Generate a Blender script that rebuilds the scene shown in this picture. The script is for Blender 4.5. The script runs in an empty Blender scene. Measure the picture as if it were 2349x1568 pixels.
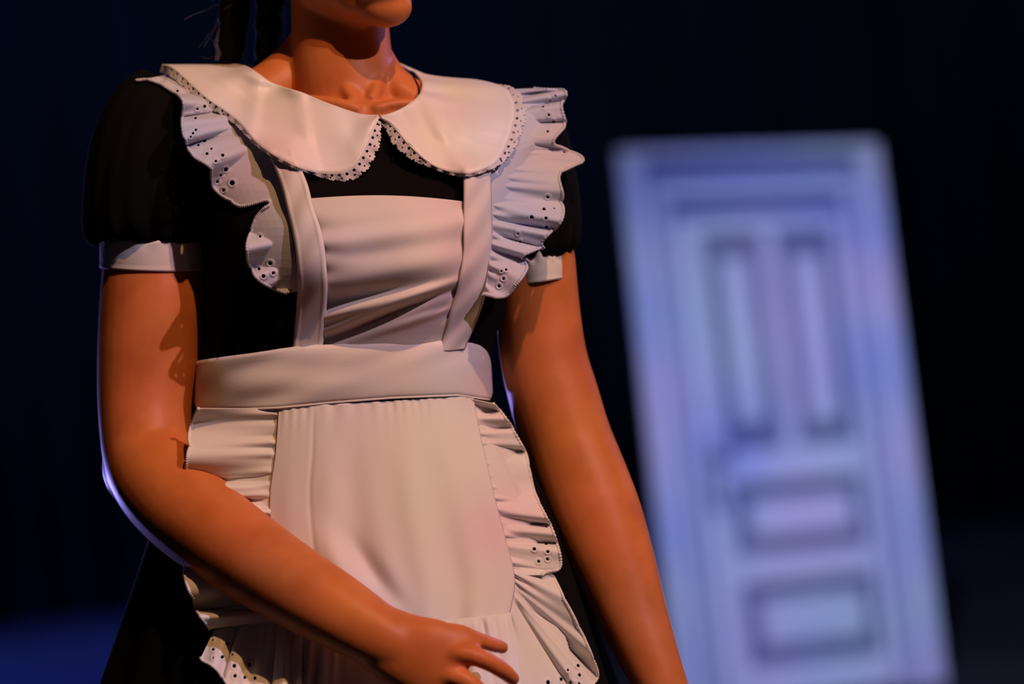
import bpy, bmesh, math, random
import numpy as np
from mathutils import Vector, Matrix
random.seed(4); rng = np.random.default_rng(4)

# ------------------------------------------------------------------ camera, world, lights, exposure
W_, H_, FPX = 2349.0, 1568.0, 7500.0
ROLL = math.radians(6.3)
CAM = np.array([0.0, -3.0, 1.2]); FOCUS = 3.0
R_ = np.array([math.cos(ROLL), 0, -math.sin(ROLL)]); U_ = np.array([math.sin(ROLL), 0, math.cos(ROLL)]); Y_ = np.array([0, 1.0, 0])
C = bpy.context.scene.collection
sc = bpy.context.scene
cd = bpy.data.cameras.new('camera'); cam = bpy.data.objects.new('camera', cd); C.objects.link(cam)
cd.sensor_width = 36; cd.lens = FPX / W_ * 36; cd.clip_start = .1; cd.clip_end = 100
m = Matrix(((R_[0], U_[0], 0, CAM[0]), (R_[1], U_[1], -1, CAM[1]), (R_[2], U_[2], 0, CAM[2]), (0, 0, 0, 1)))
cam.matrix_world = m
cd.dof.use_dof = True; cd.dof.focus_distance = FOCUS - 0.11; cd.dof.aperture_fstop = 2.8
sc.camera = cam
sc.view_settings.view_transform = 'Standard'; sc.view_settings.look = 'None'
sc.view_settings.gamma = 1.0; sc.view_settings.use_curve_mapping = False
sc.view_settings.exposure = 0.0
w = bpy.data.worlds.new('world'); sc.world = w; w.use_nodes = True
w.node_tree.nodes['Background'].inputs[0].default_value = (0.006, 0.009, 0.02, 1)
w.node_tree.nodes['Background'].inputs[1].default_value = 0.5


def spot(name, loc, target, energy, color, size_deg, radius=0.05, blend=0.4, blotch=None, scale=6.0):
    """stage lamp; blotch = list of colours that the lantern's mottled colour slide throws"""
    l = bpy.data.lights.new(name, 'SPOT'); l.energy = energy; l.color = color
    l.spot_size = math.radians(size_deg); l.spot_blend = blend; l.shadow_soft_size = radius
    o = bpy.data.objects.new(name, l); C.objects.link(o); o.location = loc
    o.rotation_euler = (Vector(target) - Vector(loc)).to_track_quat('-Z', 'Y').to_euler()
    if blotch:
        l.use_nodes = True; nt = l.node_tree; em = nt.nodes['Emission']
        tc = nt.nodes.new('ShaderNodeTexCoord'); no = nt.nodes.new('ShaderNodeTexNoise'); cr_ = nt.nodes.new('ShaderNodeValToRGB')
        no.inputs['Scale'].default_value = scale; no.inputs['Detail'].default_value = 1.0
        nt.links.new(tc.outputs['Normal'], no.inputs['Vector']); nt.links.new(no.outputs[0], cr_.inputs[0])
        els = cr_.color_ramp.elements
        while len(els) < len(blotch): els.new(.5)
        for i, c in enumerate(blotch):
            els[i].position = 0.36 + 0.28 * i / (len(blotch) - 1); els[i].color = (*c, 1)
        nt.links.new(cr_.outputs[0], em.inputs['Color'])
    return o


spot('amber_key_lamp', (1.45, -3.0, 5.0), (0.0, 0, 1.15), 520, (1.0, 0.49, 0.20), 20, 0.035)
spot('pink_projector_lamp', (3.1, -3.4, 4.0), (0.0, 0, 1.15), 680, (1, 1, 1), 18, 0.035, .4,
     [(1.0, .42, .60), (.86, .80, .58), (1, .48, .64), (.62, .68, 1.0)], 66)
spot('front_fill_lamp', (-0.8, -6.0, 1.9), (0.0, 0, 1.15), 7, (1.0, 0.55, 0.50), 18, 0.2)
spot('violet_rim_lamp_stage_left', (-2.1, 3.0, 0.8), (-.1, 0, 1.1), 150, (0.32, 0.28, 1.0), 30, 0.08)
spot('violet_rim_lamp_stage_right', (2.4, 2.4, 2.6), (.2, 0, 1.1), 80, (0.42, 0.36, 1.0), 30, 0.08)
spot('door_projector_lamp', (0.2, 0.8, 4.2), (.95, 7.0, 0.68), 2200, (1, 1, 1), 24, 0.12, 1.0,
     [(.26, .30, 1.0), (.42, .58, .80), (.46, .42, 1.0), (.58, .46, .90)], 34)
spot('blue_floor_wash_lamp', (-3.6, 5.0, 5), (-2.6, 11.2, 0), 11000, (0.07, 0.10, 1.0), 24, 0.3, .8)
spot('blue_back_wash_lamp_stage_left', (-3.0, 5.0, 6.0), (-3.2, 14, 2.0), 1700, (0.14, 0.36, 1.0), 60, 0.3, 1.0)
spot('blue_back_wash_lamp_stage_right', (3.0, 5.0, 6.0), (2.6, 14, 2.0), 1000, (0.2, 0.4, 1.0), 60, 0.3, 1.0)


# ------------------------------------------------------------------ helpers
def P(px, py, d=0.0):
    px = np.asarray(px, float); py = np.asarray(py, float); z = FOCUS + np.asarray(d, float)
    x = (px - W_ / 2) / FPX * z; y = (H_ / 2 - py) / FPX * z
    return CAM + x[..., None] * R_ + y[..., None] * U_ + z[..., None] * Y_


def cr(pts, n):
    """catmull-rom through points, n samples by chord length"""
    p = np.asarray(pts, float)
    if p.ndim == 1: p = p[:, None]
    k = len(p)
    if k == 2:
        t = np.linspace(0, 1, n)[:, None]; return p[0] * (1 - t) + p[1] * t
    e = np.vstack([2 * p[0] - p[1], p, 2 * p[-1] - p[-2]])
    out = []; fine = 24
    for i in range(k - 1):
        a, b, c, d = e[i:i + 4]
        t = np.linspace(0, 1, fine, endpoint=False)[:, None]
        out.append(.5 * (2 * b + (c - a) * t + (2 * a - 5 * b + 4 * c - d) * t * t + (3 * b - a - 3 * c + d) * t ** 3))
    out = np.vstack(out + [p[-1:]])
    mm = min(3, out.shape[1]); q = out[:, :mm].copy()
    if mm == 3: q[:, 2] *= 1500
    s = np.r_[0, np.cumsum(np.linalg.norm(np.diff(q, axis=0), axis=1))]
    tt = np.linspace(0, s[-1], n)
    return np.stack([np.interp(tt, s, out[:, j]) for j in range(out.shape[1])], 1)


def interp(x, tab):
    t = np.asarray(tab, float)
    return np.interp(x, t[:, 0], t[:, 1])


def link(name, verts, faces, mat, parent=None, smooth=True, solid=0, sub=0):
    me = bpy.data.meshes.new(name)
    me.from_pydata([tuple(v) for v in np.asarray(verts)], [], [tuple(int(i) for i in f) for f in faces])
    me.update()
    if smooth: me.polygons.foreach_set('use_smooth', [True] * len(me.polygons))
    me.materials.append(mat)
    o = bpy.data.objects.new(name, me); C.objects.link(o)
    if parent is not None:
        o.parent = parent
        if parent.type == 'EMPTY': o.matrix_parent_inverse = parent.matrix_world.inverted()
    if solid:
        s = o.modifiers.new('s', 'SOLIDIFY'); s.thickness = solid; s.offset = 0
    if sub:
        s = o.modifiers.new('d', 'SUBSURF'); s.levels = sub; s.render_levels = sub
    return o


def tag(o, label=None, cat=None, group=None, kind=None):
    for k, v in (('label', label), ('category', cat), ('group', group), ('kind', kind)):
        if v: o[k] = v
    return o


def empty(name, loc, parent=None):
    o = bpy.data.objects.new(name, None); C.objects.link(o); o.location = loc; o.empty_display_size = .1
    if parent is not None: o.parent = parent
    bpy.context.view_layer.update()
    if parent is not None: o.matrix_parent_inverse = parent.matrix_world.inverted(); bpy.context.view_layer.update()
    return o


def grid_faces(nu, nv, wrap_u=False, off=0):
    f = []
    for i in range(nu if wrap_u else nu - 1):
        for j in range(nv - 1):
            a = i * nv + j; b = ((i + 1) % nu) * nv + j
            f.append((off + a, off + b, off + b + 1, off + a + 1))
    return f


def tube_geo(path, ra, rb=None, n=20, expo=2.0):
    """path: (k,3) world points; ra in-plane radius, rb depth radius (m). closed with caps"""
    path = np.asarray(path); k = len(path)
    ra = np.broadcast_to(ra, k); rb = ra if rb is None else np.broadcast_to(rb, k)
    t = np.gradient(path, axis=0); t /= np.linalg.norm(t, axis=1)[:, None] + 1e-12
    V = []; F = []
    th = np.linspace(0, 2 * np.pi, n, endpoint=False)
    for i in range(k):
        n2 = Y_ - (Y_ @ t[i]) * t[i]
        if np.linalg.norm(n2) < .25: n2 = U_ - (U_ @ t[i]) * t[i]
        n2 /= np.linalg.norm(n2); n1 = np.cross(t[i], n2)
        V.append(path[i] + np.outer(np.cos(th) * ra[i], n1) + np.outer(np.sin(th) * rb[i], n2))
    V = np.vstack(V)
    for i in range(k - 1):
        for j in range(n):
            a = i * n + j; b = i * n + (j + 1) % n
            F.append((a, b, b + n, a + n))
    F.append(tuple(range(n))[::-1]); F.append(tuple((k - 1) * n + j for j in range(n)))
    return V, F


def ball_geo(c, r, nseg=20, nr=12):
    V = []; F = []
    r = np.broadcast_to(np.asarray(r, float), 3)
    for i in range(1, nr):
        ph = math.pi * i / nr
        for j in range(nseg):
            th = 2 * math.pi * j / nseg
            V.append(np.asarray(c) + r[0] * math.sin(ph) * math.cos(th) * R_ + r[1] * math.sin(ph) * math.sin(th) * Y_ + r[2] * math.cos(ph) * U_)
    V.append(np.asarray(c) + r[2] * U_); V.append(np.asarray(c) - r[2] * U_)
    for i in range(nr - 2):
        for j in range(nseg):
            a = i * nseg + j; b = i * nseg + (j + 1) % nseg
            F.append((a, a + nseg, b + nseg, b))
    T = len(V) - 2
    for j in range(nseg):
        F.append((T, j, (j + 1) % nseg)); b = (nr - 2) * nseg
        F.append((T + 1, b + (j + 1) % nseg, b + j))
    return np.array(V), F


class Acc:
    def __init__(s): s.V = []; s.F = []; s.n = 0
    def add(s, g):
        V, F = g; s.V.append(np.asarray(V)); s.F += [tuple(i + s.n for i in f) for f in F]; s.n += len(V); return s
    def link(s, name, mat, parent=None, **k): return link(name, np.vstack(s.V), s.F, mat, parent, **k)


def box_geo(x0, x1, y0, y1, z0, z1):
    V = [(x, y, z) for x in (x0, x1) for y in (y0, y1) for z in (z0, z1)]
    return np.array(V, float), [(0, 1, 3, 2), (4, 6, 7, 5), (0, 4, 5, 1), (2, 3, 7, 6), (0, 2, 6, 4), (1, 5, 7, 3)]


def px_path(pts, n):
    """pts: (px,py,d, half width px, depth radius m)"""
    s = cr(pts, n)
    z = FOCUS + s[:, 2]
    return P(s[:, 0], s[:, 1], s[:, 2]), s[:, 3] * z / FPX, s[:, 4]


# ------------------------------------------------------------------ materials
def mat(name, color, rough=.8, bump=None, noise=None, sheen=0, sss=0, sheer=0, transl=0, spec=.3, metallic=0, weave=0):
    m = bpy.data.materials.new(name); m.use_nodes = True; nt = m.node_tree; b = nt.nodes['Principled BSDF']
    b.inputs['Base Color'].default_value = (*color, 1); b.inputs['Roughness'].default_value = rough
    b.inputs['Specular IOR Level'].default_value = spec; b.inputs['Metallic'].default_value = metallic
    if sheen: b.inputs['Sheen Weight'].default_value = sheen
    if sss:
        b.inputs['Subsurface Weight'].default_value = sss; b.inputs['Subsurface Radius'].default_value = (1, .35, .15)
        b.inputs['Subsurface Scale'].default_value = .008
    tc = nt.nodes.new('ShaderNodeTexCoord')
    if noise:
        n = nt.nodes.new('ShaderNodeTexNoise'); n.inputs['Scale'].default_value = noise[0]; n.inputs['Detail'].default_value = 4
        r = nt.nodes.new('ShaderNodeMix'); r.data_type = 'RGBA'
        r.inputs[6].default_value = (*color, 1); r.inputs[7].default_value = (*noise[1], 1)
        mr = nt.nodes.new('ShaderNodeMapRange'); mr.inputs[1].default_value = .38; mr.inputs[2].default_value = .66
        nt.links.new(tc.outputs['Object'], n.inputs[0]); nt.links.new(n.outputs[0], mr.inputs[0])
        nt.links.new(mr.outputs[0], r.inputs[0]); nt.links.new(r.outputs[2], b.inputs['Base Color'])
    if bump or weave:
        n = nt.nodes.new('ShaderNodeTexNoise'); n.inputs['Scale'].default_value = bump[0] if bump else weave
        n.inputs['Detail'].default_value = 3
        bp = nt.nodes.new('ShaderNodeBump'); bp.inputs['Strength'].default_value = bump[1] if bump else .25
        bp.inputs['Distance'].default_value = bump[2] if bump else .0004
        nt.links.new(tc.outputs['Object'], n.inputs[0]); nt.links.new(n.outputs[0], bp.inputs['Height'])
        nt.links.new(bp.outputs[0], b.inputs['Normal'])
    out = nt.nodes['Material Output']; last = b.outputs[0]
    if transl:
        t = nt.nodes.new('ShaderNodeBsdfTranslucent'); t.inputs[0].default_value = (*color, 1)
        mx = nt.nodes.new('ShaderNodeMixShader'); mx.inputs[0].default_value = transl
        nt.links.new(last, mx.inputs[1]); nt.links.new(t.outputs[0], mx.inputs[2]); last = mx.outputs[0]
    if sheer:
        t = nt.nodes.new('ShaderNodeBsdfTransparent')
        mx = nt.nodes.new('ShaderNodeMixShader'); mx.inputs[0].default_value = sheer
        nt.links.new(last, mx.inputs[1]); nt.links.new(t.outputs[0], mx.inputs[2]); last = mx.outputs[0]
    nt.links.new(last, out.inputs[0])
    return m


M_skin = mat('skin', (.56, .175, .052), .45, bump=(420, .10, .0006), sss=.22, spec=.22, noise=(26, (.47, .135, .036)))
M_black = mat('black_cotton', (.0045, .004, .004), 1.0, bump=(900, .4, .0004), spec=.06)
M_white = mat('white_poplin', (.70, .66, .64), .75, bump=(1100, .3, .0003), transl=.06, spec=.2)
M_sheer = mat('white_voile', (.68, .67, .73), .8, bump=(1200, .3, .0003), transl=.22, sheer=.17, spec=.2)
M_lace = mat('white_lace', (.70, .65, .65), .85, bump=(700, .8, .0006), transl=.15, spec=.15)
M_satin = mat('collar_satin', (.75, .71, .68), .42, bump=(1000, .2, .0002), transl=.04, spec=.35)
M_hair = mat('dark_hair', (.0022, .002, .0028), .75, bump=(160, .5, .002), spec=.1)
M_strand = mat('rim_tinted_strand', (.20, .18, .24), .5)  # paler than the hair: violet rim light put into the colour
M_cord = mat('black_cord', (.02, .008, .006), .6)
M_lip = mat('lip', (.50, .12, .09), .4, sss=.2)
M_eye = mat('eye_white', (.8, .78, .75), .2); M_iris = mat('eye_iris', (.06, .03, .015), .15)
M_shoe = mat('black_leather', (.012, .012, .012), .3)
M_tights = mat('dark_tights', (.02, .018, .018), .8)

# ------------------------------------------------------------------ the stage
DOORD = 7.1 + 3.0     # distance from the camera of the stage door's plane (world y = 7.1)
wall_m = mat('black_drape', (.010, .011, .014), .95, bump=(3, .6, .05), spec=.05, noise=(.8, (.012, .013, .018)))
floor_m = mat('black_stage_floor', (.018, .018, .02), .6, bump=(40, .3, .002), noise=(1.2, (.032, .032, .036)), spec=.3)
a = Acc(); a.add(box_geo(-9, 9, -8, 14.6, -.12, 0)); tag(a.link('floor', floor_m, smooth=False), kind='structure')


def drape(name, x0, x1, y0, y1, folds):
    n = 400; t = np.linspace(0, 1, n)
    dx, dy = x1 - x0, y1 - y0; L = math.hypot(dx, dy); nx, ny = -dy / L, dx / L
    wv = .07 * np.sin(t * folds * 2 * np.pi) + .03 * np.sin(t * folds * 3.3 + 1)
    x = x0 + dx * t + nx * wv; y = y0 + dy * t + ny * wv
    V = [(x[i], y[i], z) for i in range(n) for z in (0, 3.2, 6.4)]
    return tag(link(name, V, grid_faces(n, 3), wall_m, solid=.02), kind='structure')


drape('wall_back', -8.9, 8.9, 14.2, 14.2, 62)
drape('wall_left', -8.8, -8.8, -7.5, 14.0, 60)
drape('wall_right', 8.8, 8.8, -7.5, 14.0, 60)

# ------------------------------------------------------------------ crooked stage door
HM = np.array([[692.66265, 83.288266, 1413.0], [-1.4845655, 1173.59987, 343.0], [.047593357, -.032780694, 1.0]])


def D(u, v, dep=0.0):
    """point of the crooked door flat; dep = how far it stands proud towards the audience"""
    q = np.array([u, v, 1.0]) @ HM.T
    p = P(q[0] / q[2], q[1] / q[2], DOORD - FOCUS)
    return p - dep * Y_


def slab(acc, u0, v0, u1, v1, d0, d1, bev=0.0):
    b = bev
    V = [D(u0, v0, d0), D(u1, v0, d0), D(u1, v1, d0), D(u0, v1, d0),
         D(u0 + b, v0 + b * .6, d1), D(u1 - b, v0 + b * .6, d1), D(u1 - b, v1 - b * .6, d1), D(u0 + b, v1 - b * .6, d1)]
    F = [(0, 3, 2, 1), (4, 5, 6, 7), (0, 1, 5, 4), (1, 2, 6, 5), (2, 3, 7, 6), (3, 0, 4, 7)]
    acc.add((np.array(V), F))


VB = 1.06   # lower edge of the flat
while D(0.5, VB)[2] > 0.03: VB += .005
door_m = mat('pale_door_paint', (.62, .64, .72), .7, noise=(3, (.56, .60, .70)), bump=(60, .2, .002))
groove_m = mat('painted_groove_shade', (.16, .18, .27), .8, noise=(4, (.20, .20, .30)))  # shade of the recess round each panel, put into the colour
dim_m = mat('painted_rebate_shade', (.15, .16, .33), .75, noise=(3, (.19, .19, .36)))  # sunk rebate coloured dark in place of the shade between mouldings
metal_m = mat('dull_pewter', (.30, .34, .38), .5, metallic=.4)
bx = D(.5, VB); door = empty('stage_door', (float(bx[0]), float(bx[1]), 0))
tag(door, 'pale lavender panelled stage door leaning crookedly in its frame against the dark backdrop', 'door', kind='thing')
f = Acc()
slab(f, 0, 0, .098, VB, -.02, .050, .006); slab(f, .902, 0, 1, VB, -.02, .050, .006); slab(f, 0, 0, 1, .026, -.02, .051, .006)
f.link('door_frame', door_m, door, smooth=False)
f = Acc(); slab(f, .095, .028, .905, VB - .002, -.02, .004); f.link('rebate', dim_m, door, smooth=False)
f = Acc()
slab(f, .116, .064, .168, VB, 0, .042, .005); slab(f, .835, .064, .887, VB, 0, .042, .005); slab(f, .116, .064, .887, .100, 0, .043, .005)
f.link('moulding', door_m, door, smooth=False)
panels = [((.278, .166, .497, .583), (.330, .217, .446, .540)), ((.556, .170, .770, .585), (.608, .219, .722, .546)),
          ((.297, .648, .775, .782), (.336, .681, .730, .754)), ((.300, .834, .778, .988), (.336, .868, .732, .956))]
LU0, LU1, LV0 = .185, .820, .138
leaf = Acc()
# stiles and rails around the panel openings
slab(leaf, LU0, LV0, .278, VB - .01, 0, .034, .002); slab(leaf, .775, LV0, LU1, VB - .01, 0, .034, .002)
slab(leaf, .278, LV0, .775, .168, 0, .034, .001); slab(leaf, .497, .168, .556, .584, 0, .034, .001)
slab(leaf, .278, .584, .775, .648, 0, .034, .001); slab(leaf, .278, .782, .775, .834, 0, .034, .001)
slab(leaf, .278, .988, .775, VB - .01, 0, .034, .001)
leaf_o = leaf.link('door_leaf', door_m, door, smooth=False)
for o_, i_ in panels:
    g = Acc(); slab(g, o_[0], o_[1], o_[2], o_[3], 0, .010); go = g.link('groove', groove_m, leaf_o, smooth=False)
    g = Acc(); slab(g, i_[0], i_[1], i_[2], i_[3], .008, .030, .012); g.link('panel', door_m, leaf_o, smooth=False)
g = Acc(); slab(g, .205, .552, .245, .700, .030, .040, .004)
g.add(tube_geo([D(.225, .585, .03), D(.225, .585, .08), D(.262, .590, .085), D(.300, .592, .080)], .008, n=10))
g.add(tube_geo([D(.225, .655, .03), D(.225, .655, .046)], .010, n=12))
tag(g.link('handle', metal_m, door), 'dull grey lever handle on a long plate')

# ------------------------------------------------------------------ the person
feet = P(1100, 0, .02); feet = (float(feet[0]) - .02, .02, 0)
person = empty('person', feet)
tag(person, 'person in black puff-sleeved maid dress with white frilled apron and round collar', 'person')

# torso of the dress: py_side, py_front, py_back, x left, x right, depth centre, depth half
RT = [(222, 276, 188, 622, 990, -.004, .066), (224, 300, 196, 500, 1095, .000, .082), (240, 330, 228, 385, 1225, .0, .090),
      (290, 380, 290, 350, 1255, .0, .098), (400, 440, 400, 400, 1232, -.006, .110), (520, 525, 520, 455, 1195, -.012, .120),
      (620, 620, 620, 470, 1168, -.012, .118), (720, 720, 720, 472, 1150, -.006, .104), (800, 800, 800, 462, 1128, 0, .095),
      (870, 870, 870, 458, 1120, 0, .093), (940, 940, 940, 442, 1140, 0, .100), (1040, 1040, 1040, 410, 1195, 0, .108),
      (1150, 1150, 1150, 370, 1255, 0, .116), (1320, 1320, 1320, 318, 1320, 0, .128), (1560, 1560, 1560, 242, 1395, 0, .145),
      (1900, 1900, 1900, 150, 1520, 0, .23), (2350, 2350, 2350, 50, 1650, 0, .27), (2560, 2560, 2560, 10, 1700, 0, .285)]
RT = np.array(RT, float)


_yy = np.arange(205, 2560, 5.0); _k = np.hanning(25); _k /= _k.sum()
_T = [np.convolve(np.pad(np.interp(_yy, RT[:, 0], RT[:, j]), 12, mode='edge'), _k, mode='valid') for j in (3, 4, 5, 6)]


def tor(py):
    """smoothed outline of the dress: x left, x right, depth centre, depth half"""
    return [np.interp(py, _yy, t) for t in _T]


def on_dress(pts, lift, out=0.0):
    """(px,py[,extra]) -> points lying `lift` metres in front of the dress"""
    return [(p[0], p[1], float(Fd(p[0], p[1])) - lift - (p[2] if len(p) > 2 else 0)) for p in pts]


def Fd(px, py, lift=0.0):
    """depth of the dress front at a picture point (dress coordinates), moved out by lift"""
    xl, xr, dc, dh = tor(py)
    n = np.clip((px - (xl + xr) / 2) / ((xr - xl) / 2), -.995, .995)
    e = (1 - np.abs(n) ** 2.3) ** (1 / 2.3)
    bust = .012 * (np.exp(-(((px - 740) / 120) ** 2 + ((py - 590) / 110) ** 2)) + np.exp(-(((px - 985) / 110) ** 2 + ((py - 590) / 110) ** 2)))
    return dc - (dh + lift) * e - bust


def ring(row, n=96, grow=0.0, fold=0.0, nf=17, th=None):
    ys, yf, yb, xl, xr, dc, dh = row
    th = np.linspace(0, 2 * np.pi, n, endpoint=False) if th is None else th
    c, s = np.cos(th), np.sin(th); e = 2 / 2.3
    cx, hw = (xl + xr) / 2, (xr - xl) / 2
    k = 1 + fold * (np.sin(nf * th + .7) + .4 * np.sin(nf * 1.7 * th))
    x = cx + (hw + grow / .0004) * np.sign(c) * np.abs(c) ** e * k
    d = dc + (dh + grow) * np.sign(s) * np.abs(s) ** e * k
    y = ys + (yf - ys) * np.maximum(0, -s) + (yb - ys) * np.maximum(0, s)
    f = s < 0
    d = np.where(f, d - .012 * (np.exp(-(((x - 740) / 120) ** 2 + ((y - 590) / 110) ** 2)) + np.exp(-(((x - 985) / 110) ** 2 + ((y - 590) / 110) ** 2))), d)
    return P(x, y, d)


# --- skin: one continuous body
B = Acc()
K = .0004
B.add(tube_geo(*px_path([(812, 345, .012, 140, .05), (800, 240, .010, 126, .048), (785, 140, .012, 116, .046), (780, 40, .02, 112, .046), (775, -80, .03, 112, .046)], 12), n=28))
# chest and shoulder yoke under the dress
rows = []
for yc, xl, xr, dc, dh in ((226, 600, 1000, .004, .058), (270, 460, 1130, .004, .064), (330, 400, 1195, .004, .074), (420, 430, 1195, .0, .086), (520, 475, 1175, -.008, .098), (620, 492, 1145, -.008, .096), (760, 488, 1125, .0, .082),
                          (870, 482, 1098, .002, .076), (960, 462, 1120, .002, .082), (1060, 430, 1160, .004, .096), (1200, 410, 1190, .01, .105), (1290, 420, 1200, .01, .10)):
    th = np.linspace(0, 2 * np.pi, 40, endpoint=False)
    rows.append(P((xl + xr) / 2 + (xr - xl) / 2 * np.cos(th), yc + (12 if yc < 300 else 0) * np.maximum(0, -np.sin(th)) , dc + dh * np.sin(th)))
V = np.vstack(rows); F = []
for i in range(len(rows) - 1):
    for j in range(40):
        F.append((i * 40 + j, i * 40 + (j + 1) % 40, (i + 1) * 40 + (j + 1) % 40, (i + 1) * 40 + j))
F += [tuple(range(40))[::-1], tuple((len(rows) - 1) * 40 + j for j in range(40))]
B.add((V, F))
# trapezius slopes, sternomastoids, collarbones
B.add(tube_geo(*px_path([(735, 60, .035, 46, .022), (690, 150, .030, 66, .028), (610, 215, .018, 66, .034), (490, 275, .010, 72, .036), (390, 320, .01, 66, .036)], 12), n=18))
B.add(tube_geo(*px_path([(845, 80, .032, 34, .022), (876, 152, .026, 38, .026), (926, 218, .010, 47, .034), (1060, 290, .010, 58, .036), (1190, 345, .01, 60, .036)], 12), n=18))
B.add(tube_geo(*px_path([(700, 20, -.000, 16, .008), (738, 110, -.004, 20, .010), (786, 195, -.027, 19, .009), (820, 236, -.044, 14, .008)], 12), n=12))
B.add(tube_geo(*px_path([(870, 60, .004, 15, .008), (872, 140, -.006, 16, .008), (862, 205, -.027, 16, .008), (850, 236, -.043, 14, .008)], 12), n=12))
B.add(tube_geo(*px_path([(826, 252, -.053, 14, .007), (770, 237, -.050, 14, .0075), (680, 230, -.038, 13, .009), (560, 258, -.02, 16, .010)], 12), n=12))
B.add(tube_geo(*px_path([(856, 252, -.053, 14, .007), (910, 238, -.047, 13, .0075), (990, 240, -.034, 13, .009), (1090, 268, -.02, 16, .010)], 12), n=12))
TORSO_PARTS = [(np.vstack(B.V), list(B.F))]
# head turned to the picture's right; local x = her left, y = where the face points, z = up
HA = math.radians(33)
HF = math.sin(HA) * R_ - math.cos(HA) * Y_; HX = math.cos(HA) * R_ + math.sin(HA) * Y_
HO = P(888, 22, -.073) - .083 * HF + .106 * U_


def HL(x, y, z):
    x, y, z = (np.asarray(q, float)[..., None] for q in (x, y, z))
    return HO + x * HX + y * HF + z * U_


def face_y(x, z):
    """relief of the face over the plain skull"""
    G = lambda q, c, w: np.exp(-((q - c) / w) ** 2)
    ax = np.abs(x)
    d = .004 * G(z, .024, .009) * G(ax, .022, .022) - .011 * G(ax, .031, .015) * G(z, .004, .011)
    hz = np.interp(z, [-.046, -.038, -.030, .0, .018, .03], [0, .021, .020, .011, .005, 0])
    wz = np.interp(z, [-.04, -.028, .0, .02], [.010, .009, .0065, .008])
    d = d + hz * np.exp(-(x / wz) ** 2) + .007 * G(ax, .012, .006) * G(z, -.034, .006)
    d = d + .004 * G(ax, .042, .018) * G(z, -.020, .020)
    d = d + .0075 * np.exp(-(x / .026) ** 2) * G(z, -.063, .012) - .004 * np.exp(-(x / .02) ** 2) * G(z, -.0625, .0022)
    d = d - .003 * np.exp(-(x / .02) ** 2) * G(z, -.082, .005) + .006 * np.exp(-(x / .020) ** 2) * G(z, -.100, .012)
    return d


def skull(lam, phi, grow=0.0, relief=True):
    a, b, c = .071 + grow, .090 + grow, .113 + grow
    cp = np.cos(phi); lowx = np.where(phi < 0, cp ** .75, cp); lowy = np.where(phi < 0, cp ** .48, cp)
    x = a * lowx * np.sin(lam); y = b * np.where(np.cos(lam) > 0, lowy, cp) * np.cos(lam); z = c * np.sin(phi)
    t = np.clip(-z / c, 0, 1); x = x * (1 - .30 * t ** 1.7)
    y = np.where(y < 0, y * (1 - .45 * t) - .006 * (1 - t), y + .012 * t ** 1.2)
    if relief: y = y + face_y(x, z) * np.clip(y / .03, 0, 1)
    return x, y, z


nl, npf = 150, 110
lam = np.linspace(-np.pi, np.pi, nl, endpoint=False)[:, None]; phi = np.linspace(-1.53, 1.53, npf)[None, :]
x, y, z = skull(lam, phi)
F = grid_faces(nl, npf, True) + [tuple(i * npf for i in range(nl)), tuple(i * npf + npf - 1 for i in range(nl))[::-1]]
B.add((HL(x, y, z).reshape(-1, 3), F))
for sx in (-1, 1): B.add(ball_geo(HL(sx * .071, -.006, -.006), (.010, .012, .027)))
B.add(ball_geo(P(882, 15, -.056), (.0255, .022, .0195)))
B.add(ball_geo(P(855, 4, -.040), (.036, .032, .021)))
B.add(ball_geo(HL(.002, .070, -.082), (.027, .027, .022)))
B.add(tube_geo(*px_path([(880, 16, -.046, 38, .016), (812, 16, -.028, 42, .018), (742, -22, .000, 38, .018), (712, -80, .024, 26, .014)], 14), n=14))
EYES = []
for sx in (-1, 1):
    x0, z0 = sx * .031, .003
    yb = .090 * math.sqrt(max(0, 1 - (x0 / .071) ** 2)); EYES.append((x0, yb, z0))
    for up, rr in ((1, .0030), (-1, .0024)):
        q = np.linspace(-1, 1, 12); xx = x0 + q * .0155; zz = z0 + up * (.0062 if up > 0 else .0050) * (1 - q ** 2); yy = yb - .0052 - .006 * q ** 2 - .004 * q * sx
        B.add(tube_geo(HL(xx, yy, zz), rr, n=8))
# arm nearer the picture's left, bent across the front
sL = [(400, 270, .015, 78, .040), (358, 360, .012, 112, .046), (350, 480, .010, 120, .048), (355, 600, .008, 121, .048), (354, 700, .004, 126, .050), (344, 800, .000, 121, .049), (335, 900, -.006, 112, .046),
      (336, 980, -.014, 108, .045), (346, 1050, -.026, 108, .044), (376, 1110, -.050, 112, .044), (440, 1178, -.086, 110, .043), (540, 1255, -.136, 104, .041), (660, 1335, -.182, 96, .037), (770, 1400, -.208, 87, .032), (860, 1453, -.224, 74, .025), (915, 1482, -.231, 58, .018), (950, 1500, -.233, 40, .012)]
B.add(tube_geo(*px_path(sL, 80), n=28))
B.add(ball_geo(P(330, 1068, -.018), (.0385, .040, .042)))
# hand: palm slab + knuckles + four fingers + thumb tucked behind
for kx, ky in ( (1046, 1498), (1034, 1548), (1006, 1596)):
    B.add(ball_geo(P(kx, ky, -.2345), (.0115, .0095, .0110)))
B.add(tube_geo(*px_path([(790, 1412, -.206, 70, .020), (850, 1450, -.219, 76, .023), (920, 1488, -.226, 86, .0205), (985, 1512, -.231, 96, .017), (1040, 1532, -0.231, 92, .0135), (1065, 1545, -0.230, 84, .010)], 14), n=24))


def finger(pts):
    B.add(tube_geo(*px_path(pts, 18), n=14))
    p = pts[-1]; B.add(ball_geo(P(p[0], p[1], p[2]), (p[3] * K, p[3] * K, p[3] * K), 12, 8))


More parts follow.
